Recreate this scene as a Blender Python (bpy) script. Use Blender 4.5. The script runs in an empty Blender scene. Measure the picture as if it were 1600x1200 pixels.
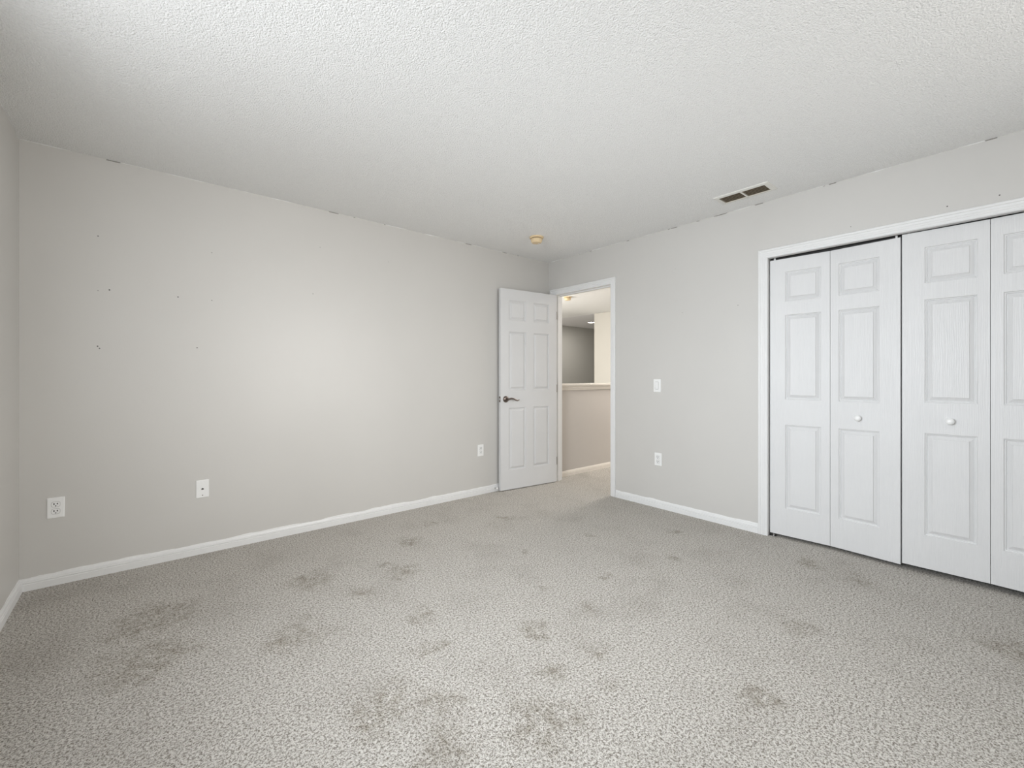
import bpy, math, random
from mathutils import Vector, Matrix

random.seed(7)
scene = bpy.context.scene
COL = scene.collection

# ------------------------------------------------------------------ camera
FPX = 686.72                      # focal length in pixels of a 1600 px wide frame
cam_d = bpy.data.cameras.new('camera')
cam = bpy.data.objects.new('camera', cam_d)
COL.objects.link(cam)
cam_d.sensor_fit = 'HORIZONTAL'
cam_d.sensor_width = 36.0
cam_d.lens = 36.0 * FPX / 1600.0
cam_d.shift_y = -(600.0 - 588.2) / 1600.0
cam_d.clip_start = 0.02
cam.location = (-3.495, -3.517, 1.161)
cam.rotation_euler = (math.radians(90), 0, math.radians(49.92 - 90))
scene.camera = cam

# ------------------------------------------------------------------ view and world
scene.view_settings.view_transform = 'Standard'
scene.view_settings.look = 'None'
scene.view_settings.gamma = 1.0
scene.view_settings.use_curve_mapping = False
scene.view_settings.exposure = -0.03
scene.cycles.diffuse_bounces = 8
scene.cycles.max_bounces = 14

w = bpy.data.worlds.new('sky')
scene.world = w
w.use_nodes = True
w.node_tree.nodes['Background'].inputs[0].default_value = (0.75, 0.86, 1.0, 1)
w.node_tree.nodes['Background'].inputs[1].default_value = 0.0


def area(name, loc, aim, sx, sy, watts, color, spread=180):
    d = bpy.data.lights.new(name, 'AREA')
    d.shape = 'RECTANGLE'
    d.size, d.size_y = sx, sy
    d.energy = watts
    d.color = color
    d.spread = math.radians(spread)
    o = bpy.data.objects.new(name, d)
    COL.objects.link(o)
    o.location = loc
    o.rotation_euler = Vector(aim).to_track_quat('-Z', 'Y').to_euler()
    return o


# daylight entering by the two bedroom windows behind the camera, with fill lights added in foyer and hall:
# sky light falls in level or downwards, light thrown back by the ground outside rises to the ceiling
ONLY = None
LIGHTS = {
    'west_sky': ((-4.10, -2.30, 1.47), (1, 0, 0), 1.78, 1.22, 41, (0.93, 0.96, 1.0), 180),
    'west_low': ((-4.06, -2.30, 1.47), (1, -0.03, -0.22), 1.78, 1.22, 27, (0.88, 0.94, 1.0), 100),
    'south_sky': ((-1.25, -5.30, 1.50), (0, 1, 0), 1.58, 1.22, 8.5, (1.0, 0.99, 0.97), 180),
    'south_low': ((-1.25, -5.26, 1.50), (-0.28, 1, -0.14), 1.58, 1.22, 14.5, (1.0, 0.99, 0.97), 68),
    'south_ground': ((-1.25, -5.28, 1.50), (-0.2, 1, 0.50), 1.58, 1.22, 7, (1.0, 0.97, 0.93), 90),
    'foyer_fill': ((0.30, 2.2, 1.35), (1, 0, 0), 1.6, 1.3, 85, (1.0, 0.96, 0.89), 180),  # added fill that brightens the cream wall and stairwell, source unseen
    'hall_fill': ((1.9, -0.65, 2.40), (0, 0, -1), 1.3, 0.7, 46, (1.0, 0.95, 0.89), 180),  # added fill for the half wall, not a known fixture
}
for key, (loc, aim, sx, sy, watts, colr, spr) in LIGHTS.items():
    if ONLY is None or ONLY == key:
        area('light_' + key, loc, aim, sx, sy, watts, colr, spr)

# ------------------------------------------------------------------ materials
H = 2.44


def new_mat(name):
    m = bpy.data.materials.new(name)
    m.use_nodes = True
    nt = m.node_tree
    return m, nt, nt.nodes['Principled BSDF']


def link(nt, a, b):
    nt.links.new(a, b)


def noise(nt, vec, scale, detail=2.0, rough=0.5):
    n = nt.nodes.new('ShaderNodeTexNoise')
    n.inputs['Scale'].default_value = scale
    n.inputs['Detail'].default_value = detail
    n.inputs['Roughness'].default_value = rough
    if vec is not None:
        link(nt, vec, n.inputs['Vector'])
    return n.outputs['Fac']


def ramp(nt, fac, p0, p1, c0=(0, 0, 0, 1), c1=(1, 1, 1, 1)):
    r = nt.nodes.new('ShaderNodeValToRGB')
    r.color_ramp.elements[0].position = p0
    r.color_ramp.elements[1].position = p1
    r.color_ramp.elements[0].color = c0
    r.color_ramp.elements[1].color = c1
    link(nt, fac, r.inputs[0])
    return r.outputs[0]


def math_node(nt, op, a, b=None):
    n = nt.nodes.new('ShaderNodeMath')
    n.operation = op
    for i, x in enumerate((a, b)):
        if x is None:
            continue
        if isinstance(x, (int, float)):
            n.inputs[i].default_value = x
        else:
            link(nt, x, n.inputs[i])
    return n.outputs[0]


def mix(nt, fac, a, b):
    n = nt.nodes.new('ShaderNodeMix')
    n.data_type = 'RGBA'
    for sock, x in ((n.inputs[0], fac), (n.inputs[6], a), (n.inputs[7], b)):
        if isinstance(x, (int, float)):
            sock.default_value = x
        elif isinstance(x, tuple):
            sock.default_value = x if len(x) == 4 else x + (1,)
        else:
            link(nt, x, sock)
    return n.outputs[2]


def bump(nt, bsdf, height, strength, dist):
    b = nt.nodes.new('ShaderNodeBump')
    b.inputs['Strength'].default_value = strength
    b.inputs['Distance'].default_value = dist
    link(nt, height, b.inputs['Height'])
    link(nt, b.outputs[0], bsdf.inputs['Normal'])


def position(nt):
    return nt.nodes.new('ShaderNodeNewGeometry').outputs['Position']


def simple(name, col, rough=0.5, metal=0.0, emit=0.0, tex=0.0, tscale=14.0):
    m, nt, b = new_mat(name)
    b.inputs['Roughness'].default_value = rough
    b.inputs['Metallic'].default_value = metal
    tc = nt.nodes.new('ShaderNodeTexCoord').outputs['Object']
    f = noise(nt, tc, tscale, 3)
    lo = tuple(c * 0.985 for c in col) + (1,)
    hi = tuple(min(1, c * 1.01) for c in col) + (1,)
    link(nt, ramp(nt, f, 0.3, 0.7, lo, hi), b.inputs['Base Color'])
    if tex:
        bump(nt, b, f, tex, 0.002)
    if emit:
        b.inputs['Emission Color'].default_value = col + (1,)
        b.inputs['Emission Strength'].default_value = emit
    return m


WALL_COL = (0.585, 0.571, 0.546)
WHITE = (0.83, 0.83, 0.82)


def wall_mat(name, col, holes=(), edges=True, rough=0.40):
    """eggshell paint: orange peel, white ceiling paint bleeding over the top edge, white brush smears over the skirting, nail holes"""
    m, nt, b = new_mat(name)
    pos = position(nt)
    sep = nt.nodes.new('ShaderNodeSeparateXYZ')
    link(nt, pos, sep.inputs[0])
    z = sep.outputs[2]
    big = noise(nt, pos, 1.3, 2)
    c = ramp(nt, big, 0.3, 0.7, tuple(x * 0.985 for x in col) + (1,), tuple(x * 1.015 for x in col) + (1,))
    if edges:
        e = noise(nt, pos, 5.0, 3)
        top = math_node(nt, 'ADD', z, math_node(nt, 'MULTIPLY', e, 0.028))
        c = mix(nt, math_node(nt, 'GREATER_THAN', top, H + 0.0138), c, WHITE)
        g = noise(nt, pos, 7.0, 3)
        dirt = math_node(nt, 'MULTIPLY', math_node(nt, 'GREATER_THAN', z, H - 0.006), math_node(nt, 'GREATER_THAN', g, 0.60))
        c = mix(nt, dirt, c, (0.23, 0.22, 0.20))
        low = math_node(nt, 'SUBTRACT', z, math_node(nt, 'MULTIPLY', e, 0.034))
        c = mix(nt, math_node(nt, 'LESS_THAN', low, 0.0525), c, WHITE)
    for (p, r, d) in holes:
        n = nt.nodes.new('ShaderNodeVectorMath')
        n.operation = 'DISTANCE'
        link(nt, pos, n.inputs[0])
        n.inputs[1].default_value = p
        c = mix(nt, math_node(nt, 'MULTIPLY', math_node(nt, 'LESS_THAN', n.outputs['Value'], r), d), c, (0.03, 0.028, 0.025))
    link(nt, c, b.inputs['Base Color'])
    b.inputs['Roughness'].default_value = rough
    bump(nt, b, noise(nt, pos, 160.0, 2), 0.12, 0.002)
    return m


HOLES_N = [((x, 0, z), r, d) for x, z, r, d in [
    (-3.692, 1.98, .0035, .8), (-3.692, 1.662, .0032, .5), (-3.643, 1.672, .0037, 1), (-3.32, 1.668, .0037, .95),
    (-3.141, 1.983, .0037, .4), (-3.141, 1.666, .0037, .6), (-3.694, 1.337, .0037, .9), (-3.686, 1.325, .0037, .8),
    (-3.221, 1.348, .0035, .95), (-2.454, 2.149, .0037, .35), (-2.505, 1.787, .0040, .45), (-1.9, 2.13, .0037, .3)]]
HOLES_E = [((0, y, z), r, d) for y, z, r, d in [
    (-2.755, 2.126, .0032, .7), (-3.199, 2.126, .0035, .9), (-3.398, 2.127, .0035, .9), (-1.536, 2.084, .0032, .3),
    (-1.6, 1.701, .0032, .35), (-2.054, 1.707, .0037, .5)]]

M_wall_n = wall_mat('greige_paint_north', WALL_COL, HOLES_N)
M_wall_e = wall_mat('greige_paint_east', WALL_COL, HOLES_E)
M_wall = wall_mat('greige_paint', WALL_COL)
M_wall_hall = wall_mat('warm_greige_paint', (0.56, 0.53, 0.50), edges=False)
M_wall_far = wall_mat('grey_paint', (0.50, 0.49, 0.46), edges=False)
M_cream = wall_mat('cream_paint', (0.61, 0.59, 0.545), edges=False)


def ceiling_mat():
    m, nt, b = new_mat('popcorn_ceiling')
    pos = position(nt)
    v = nt.nodes.new('ShaderNodeTexVoronoi')
    v.inputs['Scale'].default_value = 150.0
    v.inputs['Randomness'].default_value = 1.0
    link(nt, pos, v.inputs['Vector'])
    lumps = math_node(nt, 'SUBTRACT', 1.0, v.outputs['Distance'])
    n = noise(nt, pos, 190.0, 3, 0.6)
    h = math_node(nt, 'ADD', math_node(nt, 'MULTIPLY', lumps, 0.6), n)
    c = ramp(nt, n, 0.3, 0.7, (0.86, 0.86, 0.85, 1), (0.93, 0.93, 0.92, 1))
    link(nt, c, b.inputs['Base Color'])
    b.inputs['Roughness'].default_value = 0.9
    bump(nt, b, h, 1.0, 0.0058)
    return m


M_ceil = ceiling_mat()

STAINS = [(-2.45, -1.59, .10), (-2.13, -2.04, .09), (-1.79, -2.11, .07), (-2.01, -2.31, .07), (-1.8, -1.8, .05),
          (-2.46, -2.45, .17), (-2.85, -2.05, .15), (-3.46, -0.81, .22), (-2.56, -1.83, .07), (-0.33, -2.61, .10),
          (-2.77, -0.84, .15), (-3.48, -1.17, .2), (-2.68, -2.16, .10), (-0.36, -2.87, .09), (-2.76, -2.33, .12),
          (-1.15, -2.8, .10), (-1.8, -2.87, .10), (-2.95, -1.38, .16), (-2.05, -0.68, .10), (-0.68, -3.42, .13),
          (-2.18, -2.48, .08), (-1.2, -0.75, .08), (-0.9, -2.0, .07), (-2.3, -1.1, .12), (-1.55, -1.35, .06), (-2.35, -0.95, .07),
          (-1.4, -1.9, .06), (-2.62, -1.2, .09), (-1.0, -1.4, .07), (-2.25, -2.3, .07), (-1.75, -0.45, .07), (-0.45, -1.75, .06)]


def carpet_mat():
    m, nt, b = new_mat('greige_carpet')
    pos = position(nt)
    # tufts, darker between them as shade put into the colour
    n1 = noise(nt, pos, 105.0, 2, 0.6)
    n2 = noise(nt, pos, 210.0, 2, 0.6)
    v = nt.nodes.new('ShaderNodeTexVoronoi')
    v.inputs['Scale'].default_value = 130.0
    link(nt, pos, v.inputs['Vector'])
    tuft = math_node(nt, 'ADD', math_node(nt, 'MULTIPLY', n1, 0.6), math_node(nt, 'MULTIPLY', n2, 0.4))
    c = ramp(nt, tuft, 0.37, 0.565, (0.215, 0.193, 0.165, 1), (0.665, 0.640, 0.598, 1))
    fleck = noise(nt, pos, 150.0, 1)
    c = mix(nt, ramp(nt, fleck, 0.63, 0.70), c, (0.20, 0.17, 0.14))
    # worn and trodden patches
    wn = nt.nodes.new('ShaderNodeTexNoise')
    wn.inputs['Scale'].default_value = 7.0
    wn.inputs['Detail'].default_value = 3.0
    link(nt, pos, wn.inputs['Vector'])
    wv = nt.nodes.new('ShaderNodeVectorMath')
    wv.operation = 'SCALE'
    link(nt, wn.outputs['Color'], wv.inputs[0])
    wv.inputs['Scale'].default_value = 0.26
    wp = nt.nodes.new('ShaderNodeVectorMath')
    wp.operation = 'ADD'
    link(nt, pos, wp.inputs[0])
    link(nt, wv.outputs[0], wp.inputs[1])
    acc = None
    for (x, y, r) in STAINS:
        d = nt.nodes.new('ShaderNodeVectorMath')
        d.operation = 'DISTANCE'
        link(nt, wp.outputs[0], d.inputs[0])
        d.inputs[1].default_value = (x + 0.13, y + 0.13, 0.13)
        q = math_node(nt, 'SUBTRACT', 1.0, math_node(nt, 'DIVIDE', d.outputs['Value'], r * 1.05))
        acc = q if acc is None else math_node(nt, 'MAXIMUM', acc, q)
    st = ramp(nt, acc, 0.0, 0.55)
    st = math_node(nt, 'MULTIPLY', st, ramp(nt, noise(nt, pos, 22.0, 3, 0.65), 0.36, 0.66))
    sc = nt.nodes.new('ShaderNodeMix')
    sc.data_type = 'RGBA'
    sc.blend_type = 'MULTIPLY'
    link(nt, st, sc.inputs[0])
    link(nt, c, sc.inputs[6])
    sc.inputs[7].default_value = (0.66, 0.635, 0.59, 1)
    c = sc.outputs[2]
    mot = ramp(nt, noise(nt, pos, 3.0, 4, 0.6), 0.50, 0.72)
    c = mix(nt, math_node(nt, 'MULTIPLY', mot, 0.22), c, (0.22, 0.195, 0.165))
    link(nt, c, b.inputs['Base Color'])
    b.inputs['Roughness'].default_value = 1.0
    b.inputs['Specular IOR Level'].default_value = 0.05
    h = math_node(nt, 'ADD', tuft, math_node(nt, 'MULTIPLY', math_node(nt, 'SUBTRACT', 1.0, v.outputs['Distance']), 0.35))
    bump(nt, b, h, 0.8, 0.008)
    return m


M_carpet = carpet_mat()
M_trim = simple('white_trim_paint', (0.77, 0.77, 0.765), 0.35)
M_plastic = simple('white_plastic', (0.84, 0.84, 0.83), 0.3)
M_dark = simple('dark_slot', (0.02, 0.018, 0.016), 0.6)
M_nickel = simple('aged_nickel', (0.20, 0.165, 0.145), 0.32, 1.0)
M_steel = simple('steel', (0.62, 0.62, 0.62), 0.28, 1.0)
M_track = simple('grey_steel_track', (0.30, 0.295, 0.285), 0.5)
M_yellow = simple('yellowed_plastic', (0.74, 0.58, 0.36), 0.45)
M_vent = simple('cream_enamel', (0.74, 0.73, 0.69), 0.4)
M_duct = simple('brown_duct', (0.10, 0.075, 0.05), 0.8)
M_slat = simple('brown_louver', (0.40, 0.33, 0.24), 0.5)
M_closet = simple('closet_paint', (0.55, 0.53, 0.50), 0.7)
M_hall_ceil = simple('smooth_ceiling', (0.84, 0.83, 0.84), 0.8)
M_lamp = simple('lamp_glow', (1.0, 0.95, 0.86), 0.5, 0.0, 14.0)
M_cap = simple('ivory_trim_paint', (0.80, 0.76, 0.70), 0.35)


def door_mat():
    m, nt, b = new_mat('moulded_door_paint')
    tc = nt.nodes.new('ShaderNodeTexCoord').outputs['Object']
    mp = nt.nodes.new('ShaderNodeMapping')
    mp.inputs['Scale'].default_value = (26, 26, 2.2)
    link(nt, tc, mp.inputs[0])
    wv = nt.nodes.new('ShaderNodeTexWave')
    wv.bands_direction = 'X'
    wv.inputs['Scale'].default_value = 1.4
    wv.inputs['Distortion'].default_value = 9.0
    wv.inputs['Detail'].default_value = 3.0
    wv.inputs['Detail Scale'].default_value = 1.2
    link(nt, mp.outputs[0], wv.inputs['Vector'])
    f = noise(nt, tc, 3.0, 2)
    link(nt, ramp(nt, f, 0.3, 0.7, (0.675, 0.675, 0.675, 1), (0.70, 0.70, 0.70, 1)), b.inputs['Base Color'])
    b.inputs['Roughness'].default_value = 0.40
    b.inputs['Specular IOR Level'].default_value = 0.32
    bump(nt, b, wv.outputs['Fac'], 0.28, 0.0015)
    return m


M_door = door_mat()


# ------------------------------------------------------------------ mesh helpers
class MB:
    """collects faces of one mesh"""

    def __init__(self):
        self.v, self.f = [], []

    def add(self, verts, faces):
        o = len(self.v)
        self.v += [tuple(p) for p in verts]
        self.f += [tuple(i + o for i in f) for f in faces]
        return self

    def box(self, a, b):
        x0, x1 = sorted((a[0], b[0])); y0, y1 = sorted((a[1], b[1])); z0, z1 = sorted((a[2], b[2]))
        return self.add([(x0, y0, z0), (x1, y0, z0), (x1, y1, z0), (x0, y1, z0), (x0, y0, z1), (x1, y0, z1), (x1, y1, z1), (x0, y1, z1)],
                        [(0, 3, 2, 1), (4, 5, 6, 7), (0, 1, 5, 4), (1, 2, 6, 5), (2, 3, 7, 6), (3, 0, 4, 7)])

    def lathe(self, prof, axis='z', origin=(0, 0, 0), n=32):
        """prof: (radius, height) pairs along the axis"""
        vs, fs = [], []
        for r, h in prof:
            for k in range(n):
                a = 2 * math.pi * k / n
                c, s = r * math.cos(a), r * math.sin(a)
                p = {'z': (c, s, h), 'x': (h, c, s), 'y': (s, h, c)}[axis]
                vs.append(tuple(p[i] + origin[i] for i in range(3)))
        for i in range(len(prof) - 1):
            for k in range(n):
                k2 = (k + 1) % n
                fs.append((i * n + k, i * n + k2, (i + 1) * n + k2, (i + 1) * n + k))
        fs.append(tuple(range(n))[::-1])
        fs.append(tuple((len(prof) - 1) * n + k for k in range(n)))
        return self.add(vs, fs)

    def loft(self, rings, caps=True):
        n = len(rings[0])
        vs = [p for r in rings for p in r]
        fs = []
        for i in range(len(rings) - 1):
            for k in range(n):
                k2 = (k + 1) % n
                fs.append((i * n + k, i * n + k2, (i + 1) * n + k2, (i + 1) * n + k))
        if caps:
            fs.append(tuple(range(n))[::-1])
            fs.append(tuple((len(rings) - 1) * n + k for k in range(n)))
        return self.add(vs, fs)

    def tube(self, pts, rad, n=12):
        rings = []
        pts = [Vector(p) for p in pts]
        for i, p in enumerate(pts):
            t = (pts[min(i + 1, len(pts) - 1)] - pts[max(i - 1, 0)]).normalized()
            u = t.cross(Vector((0, 0, 1)))
            if u.length < 1e-4:
                u = t.cross(Vector((1, 0, 0)))
            u.normalize()
            q = t.cross(u)
            r = rad[i] if isinstance(rad, (list, tuple)) else rad
            ru, rq = r if isinstance(r, tuple) else (r, r)
            rings.append([tuple(p + u * ru * math.cos(2 * math.pi * k / n) + q * rq * math.sin(2 * math.pi * k / n)) for k in range(n)])
        return self.loft(rings)

    def build(self, name, mat, parent=None, loc=None, bevel=0.0, smooth=False, seg=2):
        me = bpy.data.meshes.new(name)
        me.from_pydata(self.v, [], self.f)
        import bmesh
        bm = bmesh.new()
        bm.from_mesh(me)
        bmesh.ops.remove_doubles(bm, verts=bm.verts, dist=1e-6)
        bmesh.ops.recalc_face_normals(bm, faces=bm.faces)
        bm.to_mesh(me)
        bm.free()
        me.materials.append(mat)
        o = bpy.data.objects.new(name, me)
        COL.objects.link(o)
        if loc:
            o.location = loc
        if parent:
            o.parent = parent
        if smooth:
            for p in me.polygons:
                p.use_smooth = True
            me.set_sharp_from_angle(angle=math.radians(40))
        if bevel:
            md = o.modifiers.new('bevel', 'BEVEL')
            md.width = bevel
            md.segments = seg
            md.limit_method = 'ANGLE'
        return o


def tag(o, label=None, cat=None, group=None, kind=None):
    if label: o['label'] = label
    if cat: o['category'] = cat
    if group: o['group'] = group
    if kind: o['kind'] = kind
    return o


def empty(name, loc=(0, 0, 0), rz=0.0):
    o = bpy.data.objects.new(name, None)
    COL.objects.link(o)
    o.empty_display_size = 0.1
    o.location = loc
    o.rotation_euler = (0, 0, rz)
    return o


def structure(o, label=None, cat=None):
    return tag(o, label, cat, None, 'structure')


def holed_slab(u0, u1, z0, z1, holes, place, t0, t1):
    """slab in (u, z) with rectangular holes; place(u, t, z) -> point"""
    us = sorted({u0, u1} | {h[0] for h in holes} | {h[1] for h in holes})
    zs = sorted({z0, z1} | {h[2] for h in holes} | {h[3] for h in holes})
    mb = MB()

    def solid(i, j):
        if i < 0 or j < 0 or i >= len(us) - 1 or j >= len(zs) - 1:
            return False
        cu, cz = (us[i] + us[i + 1]) / 2, (zs[j] + zs[j + 1]) / 2
        return not any(h[0] < cu < h[1] and h[2] < cz < h[3] for h in holes)
    for i in range(len(us) - 1):
        for j in range(len(zs) - 1):
            if not solid(i, j):
                continue
            a, b, c, d = us[i], us[i + 1], zs[j], zs[j + 1]
            for t in (t0, t1):
                mb.add([place(a, t, c), place(b, t, c), place(b, t, d), place(a, t, d)], [(0, 1, 2, 3)])
            for (di, dj, p, q) in ((-1, 0, (a, c), (a, d)), (1, 0, (b, c), (b, d)), (0, -1, (a, c), (b, c)), (0, 1, (a, d), (b, d))):
                if not solid(i + di, j + dj):
                    mb.add([place(p[0], t0, p[1]), place(q[0], t0, q[1]), place(q[0], t1, q[1]), place(p[0], t1, p[1])], [(0, 1, 2, 3)])
    return mb


# ------------------------------------------------------------------ room shell
XW, YS, TH = -4.002, -5.2, 0.115
DOOR = (-0.862, -0.100, 2.058)          # right edge, left edge, head
CLO = (-3.735, -2.266, 2.024)

structure(MB().box((XW - 0.2, YS - 0.2, -0.06), (3.75, 0.115, 0.0)).build('floor', M_carpet),
          'worn greige cut pile carpet covering the bedroom floor', 'carpet')
structure(MB().box((XW - 0.2, YS - 0.2, H), (3.55, 4.3, H + 0.1)).build('ceiling', M_ceil),
          'white popcorn textured ceiling above the bedroom', 'ceiling')
structure(MB().box((XW - 0.115, 0, -0.05), (TH, 0.115, H)).build('wall_north', M_wall_n),
          'long greige bedroom wall with scattered nail holes', 'wall')
structure(holed_slab(YS - 0.1, 0, -0.05, H, [(DOOR[0] - 0.018, DOOR[1] + 0.018, -0.05, DOOR[2] + 0.018), (CLO[0] - 0.018, CLO[1] + 0.018, -0.05, CLO[2] + 0.018)],
                     lambda u, t, z: (t, u, z), 0.0, TH).build('wall_east', M_wall_e),
          'greige wall holding the hall doorway and the closet opening', 'wall')
WIN_W = (-3.20, -1.40, 0.85, 2.09)
WIN_S = (-2.05, -0.45, 0.88, 2.12)
structure(holed_slab(YS - 0.1, 0, -0.05, H, [WIN_W], lambda u, t, z: (t, u, z), XW, XW - 0.115).build('wall_west', M_wall),
          'sliver of greige wall at the far left edge', 'wall')
structure(holed_slab(XW, 0, -0.05, H, [WIN_S], lambda u, t, z: (u, t, z), YS, YS - 0.115).build('wall_south', M_wall))

# windows behind the camera
def window(name, axis, rng, t):
    a, b, z0, z1 = rng
    P = (lambda u, d, z: (t - d, u, z)) if axis == 'x' else (lambda u, d, z: (u, t - d, z))
    fr = MB()
    for (p, q, r, s) in ((a, a + .045, z0, z1), (b - .045, b, z0, z1), (a, b, z0, z0 + .045), (a, b, z1 - .045, z1), (a, b, (z0 + z1) / 2 - .02, (z0 + z1) / 2 + .02)):
        fr.box(P(p, .080, r), P(q, .110, s))
    o = structure(fr.build(name, M_trim))
    MB().box(P(a - .03, -.03, z0 - .03), P(b + .03, .06, z0)).build('window_sill', M_trim, o)
    return o


window('window_1', 'x', WIN_W, XW)
window('window_2', 'y', WIN_S, YS)

# skirting boards: profile of (distance from wall, height)
SK = [(0, 0), (.0140, 0), (.0140, .010), (.0130, .0115), (.0140, .013), (.0140, .034), (.0100, .0365), (.0100, .0395), (.0125, .0415), (.0125, .046), (.0085, .0485), (.0085, .053), (.0065, .060), (.004, .0645), (0, .0655)]


def skirting(name, p0, p1, nrm, mat=None, label=None, parent=None, h=1.0):
    r = []
    for p in (p0, p1):
        r.append([(p[0] + nrm[0] * d, p[1] + nrm[1] * d, z * h - (0.01 if z == 0 else 0)) for d, z in SK])
    return structure(MB().loft(r).build(name, mat or M_trim, parent), label, 'baseboard' if label else None)


skirting('baseboard_north', (XW, 0), (-0.0, 0), (0, -1), label='white moulded baseboard along the long nail-holed wall')
skirting('baseboard_east', (0, DOOR[0] - 0.060), (0, CLO[1] + 0.064), (-1, 0), label='short white baseboard between the hall doorway and the closet', h=0.95)
skirting('baseboard_west', (XW, 0), (XW, YS), (1, 0), label='white baseboard at the far left edge of the room')
skirting('baseboard_south', (XW, YS), (0, YS), (0, 1))

# casings: profile (outward from the opening, thickness)
CAS = [(0, 0), (0, .009), (.005, .0125), (.010, .0125), (.0115, .0105), (.016, .0105), (.0175, .013), (.028, .0125), (.0295, .0145), (.042, .0145), (.0445, .0185), (.054, .0185), (.058, .016), (.060, .011), (.060, 0)]


def casing(name, a, b, h, wscale_a, wscale_b, wtop, mat, label, x=0.0, sgn=-1):
    """a: right edge (smaller y), b: left edge (larger y), h: head"""
    rings = []
    for (cy, cz, sy, sz, wy) in ((b, -0.01, 1, 0, wscale_b), (b, h, 1, 1, wscale_b), (a, h, -1, 1, wscale_a), (a, -0.01, -1, 0, wscale_a)):
        rings.append([(x + sgn * t, cy + sy * o / .060 * wy, cz + sz * o / .060 * wtop) for o, t in CAS])
    return structure(MB().loft(rings).build(name, mat), label, 'door casing')


t1 = casing('trim_1', DOOR[0], DOOR[1], DOOR[2], .056, .060, .064, M_trim, 'white moulded casing around the hall doorway')
jb = MB()
for (y0, y1) in ((DOOR[0] - .018, DOOR[0]), (DOOR[1], DOOR[1] + .018)):
    jb.box((-.0005, y0, -.01), (TH + .0005, y1, DOOR[2] + .018))
jb.box((-.0005, DOOR[0], DOOR[2]), (TH + .0005, DOOR[1], DOOR[2] + .018))
jb.build('jamb', M_trim, t1)
sb = MB()
sb.box((.040, DOOR[0], 0), (.075, DOOR[0] + .010, DOOR[2]))
sb.box((.040, DOOR[1] - .010, 0), (.075, DOOR[1], DOOR[2]))
sb.box((.040, DOOR[0] + .010, DOOR[2] - .010), (.075, DOOR[1] - .010, DOOR[2]))
sb.build('door_rabbet', M_trim, t1)
sp = MB().box((.004, DOOR[0] - .001, .895), (.034, DOOR[0] + .0018, .955)).build('strike_plate', M_nickel, t1)
MB().box((.012, DOOR[0] + .001, .910), (.026, DOOR[0] + .0025, .940)).build('latch_hole', M_dark, sp)

t2 = casing('trim_2', CLO[0], CLO[1], CLO[2], .064, .064, .064, M_trim, 'white moulded casing around the bifold closet doors')
jb = MB()
for (y0, y1) in ((CLO[0] - .018, CLO[0]), (CLO[1], CLO[1] + .018)):
    jb.box((-.0005, y0, -.01), (TH + .0005, y1, CLO[2] + .018))
jb.box((-.0005, CLO[0], CLO[2]), (TH + .0005, CLO[1], CLO[2] + .018))
jb.build('jamb', M_trim, t2)
tr = MB()
tr.box((.013, CLO[0] + .002, CLO[2] - .005), (.0145, CLO[1] - .002, CLO[2]))
ch = MB()
ch.box((.0145, CLO[0] + .002, CLO[2] - .0015), (.060, CLO[1] - .002, CLO[2]))
ch.box((.0585, CLO[0] + .002, CLO[2] - .030), (.060, CLO[1] - .002, CLO[2]))
# closet space behind the doors
cl = MB()
cl.box((.75, -3.95, -.01), (.78, -2.05, H)); cl.box((TH, -3.97, -.01), (.78, -3.94, H)); cl.box((TH, -2.07, -.01), (.78, -2.04, H))
structure(cl.build('wall_closet', M_closet))

# ------------------------------------------------------------------ moulded door leaves
RINGS = [(0.0, 0.0), (.0025, .0060), (.008, .0072), (.0100, .0120), (.0135, .0125), (.0305, .0040), (.0320, .0004)]


def leaf_mesh(W, z0, z1, T, cols, rows, back=True):
    """leaf from u=0..W, front face at d=0 facing -d, back at d=T; moulded raised panels on the faces. Local axes: x=u, y=d, z"""
    us = sorted({0.0, W} | {c for p in cols for c in p})
    zs = sorted({z0, z1} | {c for p in rows for c in p})
    mb = MB()
    for side in ((0, 1) if back else (0,)):
        D = (lambda d: d) if side == 0 else (lambda d: T - d)
        for i in range(len(us) - 1):
            for j in range(len(zs) - 1):
                a, b, c, e = us[i], us[i + 1], zs[j], zs[j + 1]
                if (a, b) in cols and (c, e) in rows:
                    rings = [[(a + o, D(d), c + o), (b - o, D(d), c + o), (b - o, D(d), e - o), (a + o, D(d), e - o)] for o, d in RINGS]
                    o0 = len(mb.v)
                    vs = [p for r in rings for p in r]
                    fs = []
                    for k in range(len(rings) - 1):
                        for q in range(4):
                            fs.append((k * 4 + q, k * 4 + (q + 1) % 4, (k + 1) * 4 + (q + 1) % 4, (k + 1) * 4 + q))
                    k = (len(rings) - 1) * 4
                    fs.append((k, k + 1, k + 2, k + 3))
                    mb.add(vs, fs)
                else:
                    mb.add([(a, D(0), c), (b, D(0), c), (b, D(0), e), (a, D(0), e)], [(0, 1, 2, 3)])
    for i in range(len(us) - 1):
        for z in (z0, z1):
            mb.add([(us[i], 0, z), (us[i + 1], 0, z), (us[i + 1], T, z), (us[i], T, z)], [(0, 1, 2, 3)])
    for j in range(len(zs) - 1):
        for u in (0.0, W):
            mb.add([(u, 0, zs[j]), (u, 0, zs[j + 1]), (u, T, zs[j + 1]), (u, T, zs[j])], [(0, 1, 2, 3)])
    return mb


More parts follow.
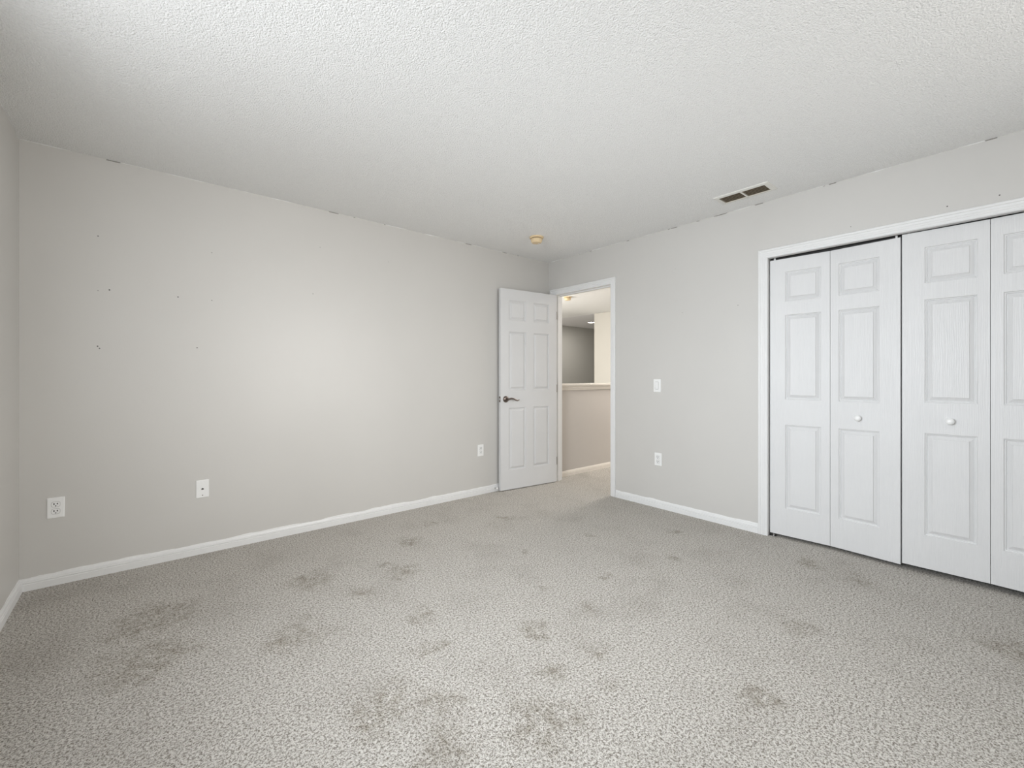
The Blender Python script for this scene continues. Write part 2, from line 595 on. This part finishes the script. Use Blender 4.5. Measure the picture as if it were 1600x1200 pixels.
# --- open passage door: local x runs from the free (latch) edge to the hinge edge
ang = math.atan2(-0.135 + 0.0615, -0.022 + 0.735)
DW = 0.728
d1 = empty('door_1', (-0.735, -0.0615, 0.0), ang)
structure(d1, 'white six panel interior door standing open with dark nickel lever', 'door')
leaf = leaf_mesh(DW, 0.008, 2.053, .035, [(.100, .313), (.411, .624)], [(.205, .842), (1.020, 1.620), (1.735, 1.940)]).build('door_leaf', M_door, d1)
HX, HZ = .060, .930
hd = MB()
hd.lathe([(.033, 0), (.033, -.004), (.030, -.008), (.022, -.012), (.0125, -.014), (.011, -.040), (.0125, -.044)], 'y', (HX, 0, HZ)).build('rosette', M_nickel, d1, smooth=True)
lv = MB().tube([(HX, -.046, HZ), (HX + .012, -.049, HZ + .003), (HX + .035, -.051, HZ + .008), (HX + .060, -.052, HZ + .005), (HX + .085, -.052, HZ - .007),
                (HX + .108, -.051, HZ - .014), (HX + .125, -.050, HZ - .011), (HX + .133, -.049, HZ - .006)],
               [.010, .0105, .0095, .0085, .0075, .007, .006, .004], 12).build('lever_handle', M_nickel, d1, smooth=True)
MB().lathe([(.033, .035), (.033, .039), (.022, .047), (.011, .049), (.011, .052)], 'y', (HX, 0, HZ)).build('rosette', M_nickel, d1, smooth=True)
lp = MB().box((-.0012, .006, HZ - .029), (.0005, .029, HZ + .029)).build('latch_plate', M_nickel, d1)
MB().box((-.009, .011, HZ - .010), (0, .024, HZ + .010)).build('latch_bolt', M_steel, lp, bevel=.002)
for hz in (.235, 1.03, 1.83):
    hb = MB().tube([(DW + .004, .004, hz - .042), (DW + .004, .004, hz + .042)], .0048, 10)
    hb.box((DW - .0008, .004, hz - .042), (DW + .0012, .030, hz + .042))
    hb.build('hinge', M_nickel, d1)


# --- bifold closet doors; local x runs towards -y, front faces the room
def bifold(name, y_start, x0, fold, z0, widths, margins, label, knob_leaf, loc_z=0.0):
    root = empty(name, (x0, y_start, loc_z), -math.pi / 2)
    structure(root, label, 'closet door')
    # with rz=-90deg local x -> world -y, local y -> world +x
    px, py, a = 0.0, 0.0, fold
    for i, (wd, (m0, m1)) in enumerate(zip(widths, margins)):
        lf = leaf_mesh(wd, 0.0, 1.981, .030, [(m0, wd - m1)], [(.193, .793), (.973, 1.577), (1.674, 1.885)]).build('door_leaf', M_door, root)
        lf.location = (px, py, z0)
        lf.rotation_euler = (0, 0, a)
        if i == knob_leaf:
            kx = .208 if i == 1 else .222
            kx = (m0 + wd - m1) / 2
            MB().lathe([(.011, 0), (.0105, -.005), (.0145, -.0075), (.0182, -.012), (.0195, -.017), (.0188, -.0225), (.0155, -.0275), (.0095, -.0305), (.003, -.0315)],
                       'y', (kx, 0, .870), 24).build('knob', M_plastic, lf, smooth=True)
        px += math.cos(a) * (wd + .002)
        py += math.sin(a) * (wd + .002)
        a = -fold
    return root


LW = .3605
d2 = bifold('door_2', -2.2735, .018, math.radians(3.5), .023, (LW, LW), ((.097, .050), (.047, .100)), 'left pair of white panelled bifold closet doors, beside the greige wall', 1)
d3 = bifold('door_3', -3.0025, .018, math.radians(2.0), .035, (LW, LW), ((.100, .047), (.047, .100)), 'right pair of white panelled bifold closet doors, cut by the photo edge', 0)
track = tr.build('door_track', M_track, t2)
ch.build('track_channel', M_dark, track)  # black colour gives the gap over the closet doors its shade
for (y, zz) in ((-2.300, 2.0035), (-2.975, 2.0035), (-3.03, 2.0155), (-3.70, 2.0155)):
    MB().lathe([(.006, zz), (.006, CLO[2] - .004)], 'z', (.034, y, 0), 12).build('pivot_pin', M_plastic, d2 if y > -3 else d3).matrix_parent_inverse = (d2 if y > -3 else d3).matrix_basis.inverted()
fb = MB()
fb.box((.012, CLO[1] - .045, -.004), (.046, CLO[1] - .001, .003))
fb.box((.012, CLO[1] - .004, -.004), (.046, CLO[1] - .001, .040))
fb.tube([(.03, CLO[1] - .028, 0), (.03, CLO[1] - .028, .022)], .004, 10)
fb.build('floor_bracket', M_steel, t2)

# ------------------------------------------------------------------ wall plates
def oval(cx, cz, w, h, n=28, k=2.6):
    pts = []
    for i in range(n):
        a = 2 * math.pi * i / n
        c, s = math.cos(a), math.sin(a)
        pts.append((cx + w / 2 * math.copysign(abs(c) ** (2 / k), c), cz + h / 2 * math.copysign(abs(s) ** (2 / k), s)))
    return pts


def rounded_plate(w, h, t, rim=.004):
    """wall plate with sloped rim, local x across, y out of the wall is negative"""
    rings = []
    for o, d in ((0, 0), (0, -t * .45), (rim * .4, -t * .8), (rim, -t)):
        rings.append([(x, d, z) for x, z in oval(0, 0, w - 2 * o, h - 2 * o, 64, 34)])
    return MB().loft(rings)


def prism(pts, d0, d1):
    return MB().loft([[(x, d0, z) for x, z in pts], [(x, d1, z) for x, z in pts]])


def outlet(loc, rz, label, w=.070, h=.114):
    root = empty('power_outlet', loc, rz)
    tag(root, label, 'outlet', 'white duplex outlets on the greige walls')
    rounded_plate(w, h, .006).build('cover_plate', M_plastic, root)
    for s in (1, -1):
        cz = s * .0195
        rc = prism(oval(0, cz, .034, .029, 32, 3.2), -.005, -.0082).build('receptacle', M_plastic, root, bevel=.0008)
        ring = oval(0, cz, .0362, .0312, 32, 3.2)
        prism(ring, -.0055, -.0064).build('receptacle_gap', M_track, root)
        for dx, hh in ((-.0065, .0095), (.0065, .0080)):
            MB().box((dx - .0021, -.0081, cz + .003 - hh / 2), (dx + .0021, -.0087, cz + .003 + hh / 2)).build('slot', M_dark, rc)
        prism(oval(0, cz - .0085, .0060, .0058, 16, 2), -.0081, -.0087).build('ground_hole', M_dark, rc)
    MB().lathe([(.0032, -.0058), (.0030, -.0070), (.001, -.0073)], 'y', (0, 0, 0), 14).build('screw', M_plastic, root)
    return root


outlet((-3.8635, 0, .429), 0, 'white duplex outlet low on the long wall near the left corner', .070, .114)
outlet((-0.941, 0, .433), 0, 'white duplex outlet on the long wall beside the open door')
outlet((0, -1.374, .428), -math.pi / 2, 'white duplex outlet directly below the light switch')

jk = empty('wall_jack', (-3.192, 0, .424), 0)
tag(jk, 'white wall plate with one small dark jack, right of the corner outlet', 'wall jack')
rounded_plate(.071, .116, .006).build('cover_plate', M_plastic, jk)
prism(oval(0, 0, .020, .020, 24, 6), -.005, -.0068).build('jack_insert', M_plastic, jk)
prism([(-.0065, -.005), (.0065, -.005), (.0065, .003), (.003, .003), (.003, .006), (-.003, .006), (-.003, .003), (-.0065, .003)], -.0066, -.0072).build('socket', M_dark, jk)
MB().lathe([(.0034, -.0058), (.0030, -.0068), (.001, -.007)], 'y', (0, 0, .042), 14).build('screw', M_plastic, jk)
tag(MB().lathe([(.0034, -.0058), (.0030, -.0068), (.001, -.007)], 'y', (0, 0, -.042), 14).build('screw', M_nickel, jk), 'dark screw')

sw = empty('light_switch', (0, -1.364, 1.080), -math.pi / 2)
tag(sw, 'white rocker light switch on the wall between hall doorway and closet', 'light switch')
rounded_plate(.071, .116, .006).build('cover_plate', M_plastic, sw)
prism(oval(0, 0, .0345, .068, 32, 10), -.0055, -.0066).build('rocker_gap', M_track, sw)
rk = MB().add([(-.0155, -.006, -.0320), (.0155, -.006, -.0320), (.0155, -.0072, -.0320), (-.0155, -.0072, -.0320),
               (-.0155, -.006, .0320), (.0155, -.006, .0320), (.0155, -.0118, .0320), (-.0155, -.0118, .0320)],
              [(0, 1, 2, 3), (4, 7, 6, 5), (0, 4, 5, 1), (1, 5, 6, 2), (2, 6, 7, 3), (3, 7, 4, 0)])
rk.build('rocker', M_plastic, sw, bevel=.001)

# ------------------------------------------------------------------ smoke detectors
def detector(loc, label, r=.064, s=1.0):
    root = empty('smoke_detector', loc)
    tag(root, label, 'smoke detector', 'yellowed smoke detectors on the ceilings')
    MB().lathe([(r, .001), (r, -.010), (r * .94, -.014), (r * .70, -.014)], 'z', (0, 0, 0), 40).build('mounting_base', M_yellow, root, smooth=True)
    MB().lathe([(r * .70, -.013), (r * .70, -.020)], 'z', (0, 0, 0), 40).build('sensing_slot', M_duct, root)
    MB().lathe([(r * .66, -.018), (r * .80, -.019), (r * .82, -.030), (r * .78, -.044), (r * .66, -.054), (r * .35, -.058), (r * .1, -.058)], 'z', (0, 0, 0), 40).build('cover', M_yellow, root, smooth=True)
    MB().lathe([(r * .12, -.056), (r * .12, -.060), (r * .06, -.061)], 'z', (r * .28, -r * .2, 0), 16).build('test_button', M_vent, root, smooth=True)
    return root


detector((-0.725, -0.575, H), 'round yellowed smoke detector on the bedroom ceiling near the corner')
detector((1.743, 1.316, H), 'small yellowed smoke detector seen through the doorway on the hall ceiling')

# ------------------------------------------------------------------ ceiling vent
vx0, vx1, vy0, vy1 = -.362, -.190, -2.392, -2.032
vt = empty('ceiling_vent', ((vx0 + vx1) / 2, (vy0 + vy1) / 2, H))
tag(vt, 'rectangular cream ceiling vent with two banks of brown louvers, near closet', 'vent')
hx, hy = (vx1 - vx0) / 2, (vy1 - vy0) / 2
ix, iy = hx - .026, hy - .030
fr = MB()
prof = [(0, .001), (0, -.003), (.004, -.006), (.020, -.009), (.0255, -.009), (.026, -.001)]
rings = []
for o, d in prof:
    kx = hx - (hx - ix) * o / .026
    ky = hy - (hy - iy) * o / .026
    rings.append([(-kx, -ky, d), (kx, -ky, d), (kx, ky, d), (-kx, ky, d)])
fr.loft(rings, caps=False)
fr.build('frame', M_vent, vt)
MB().box((-ix - .001, -iy - .001, -.0012), (ix + .001, iy + .001, .0005)).build('duct_backing', M_duct, vt)  # dark plate standing in for the shaded depth of the duct
MB().box((-ix, -.006, -.0088), (ix, .006, -.001)).build('divider', M_vent, vt)
NS = 6
for bank in (-1, 1):
    y0, y1 = (-iy, -.006) if bank < 0 else (.006, iy)
    for k in range(NS):
        cx = -ix + (k + .5) * 2 * ix / NS
        dx = .0075
        m = MB().add([(cx - dx, y0, -.0088), (cx + dx, y0, -.0018), (cx + dx, y1, -.0018), (cx - dx, y1, -.0088),
                      (cx - dx + .0022, y0, -.0096), (cx + dx + .0022, y0, -.0022), (cx + dx + .0022, y1, -.0022), (cx - dx + .0022, y1, -.0096)],
                     [(0, 1, 2, 3), (7, 6, 5, 4), (0, 4, 5, 1), (1, 5, 6, 2), (2, 6, 7, 3), (3, 7, 4, 0)])
        m.build('louver', M_slat, vt)

# ------------------------------------------------------------------ door stop on the skirting
ds = empty('door_stop', (-0.770, -0.0135, .036))
tag(ds, 'small white tipped door stop on the baseboard beside the open door', 'door stop')
MB().lathe([(.010, .001), (.010, -.003), (.006, -.005)], 'y', (0, 0, 0), 16).build('base', M_steel, ds, smooth=True)
MB().lathe([(.0042, -.003), (.0042, -.030)], 'y', (0, 0, 0), 12).build('rod', M_steel, ds, smooth=True)
MB().lathe([(.008, -.028), (.0085, -.034), (.008, -.042), (.005, -.044)], 'y', (0, 0, 0), 16).build('rubber_tip', M_plastic, ds, smooth=True)

# ------------------------------------------------------------------ hall and stairwell beyond the doorway
structure(MB().box((TH, .006, -.05), (3.55, .120, 1.006)).build('wall_half', M_wall_hall), 'greige half wall beyond the doorway under a moulded white cap', 'half wall')
cp = [(0, 1.000), (-.010, 1.000), (-.012, 1.012), (-.018, 1.018), (-.020, 1.034), (-.030, 1.042), (-.032, 1.054), (-.044, 1.056), (-.044, 1.074),
      (.170, 1.074), (.170, 1.054), (.134, 1.054), (.134, 1.000)]
rings = [[(x, .006 + d, z) for d, z in cp] for x in (TH, 3.55)]
structure(MB().loft(rings).build('trim_3', M_cap), 'white moulded cap along the top of the hall half wall', 'trim')
skirting('baseboard_hall', (TH, .006), (3.55, .006), (0, -1), M_cap, 'white baseboard under the half wall beyond the doorway', h=.92)
structure(MB().box((3.55, -1.2, -2.8), (3.67, 2.252, H)).build('wall_cream', M_cream), 'bright cream wall seen through the doorway above the half wall', 'wall')
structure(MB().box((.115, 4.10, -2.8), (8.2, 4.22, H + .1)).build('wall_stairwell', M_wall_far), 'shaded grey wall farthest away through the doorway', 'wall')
structure(MB().box((TH, -1.25, -.05), (3.55, -1.13, H)).build('wall_hall', M_wall_hall))
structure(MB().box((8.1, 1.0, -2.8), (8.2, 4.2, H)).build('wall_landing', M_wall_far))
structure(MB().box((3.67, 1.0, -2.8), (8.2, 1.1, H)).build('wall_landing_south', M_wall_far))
structure(MB().box((0, .12, -2.8), (8.2, 4.2, -2.7)).build('floor_foyer', M_cap))
structure(MB().box((3.55, 1.0, H - .002), (8.2, 4.3, H + .1)).build('ceiling_landing', M_hall_ceil), 'smooth lilac grey ceiling beyond the hall', 'ceiling')
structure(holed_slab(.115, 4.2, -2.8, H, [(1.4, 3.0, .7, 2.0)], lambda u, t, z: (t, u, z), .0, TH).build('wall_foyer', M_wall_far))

rl = empty('recessed_light', (4.565, 3.17, H - .012))
tag(rl, 'small glowing recessed light in the far ceiling beyond the doorway', 'ceiling light')
MB().lathe([(.105, .001), (.105, -.004), (.085, -.007), (.078, -.003)], 'z', (0, 0, 0), 32).build('trim_ring', M_plastic, rl, smooth=True)
MB().lathe([(.078, -.003), (.078, -.0045)], 'z', (0, 0, 0), 32).build('lamp_lens', M_lamp, rl)
spot = bpy.data.lights.new('recessed_lamp', 'AREA')
spot.shape = 'DISK'
spot.size = 0.15
spot.energy = 13
spot.color = (1.0, 0.96, 0.90)
so = bpy.data.objects.new('recessed_lamp', spot)
COL.objects.link(so)
so.location = (4.565, 3.17, H - .018)
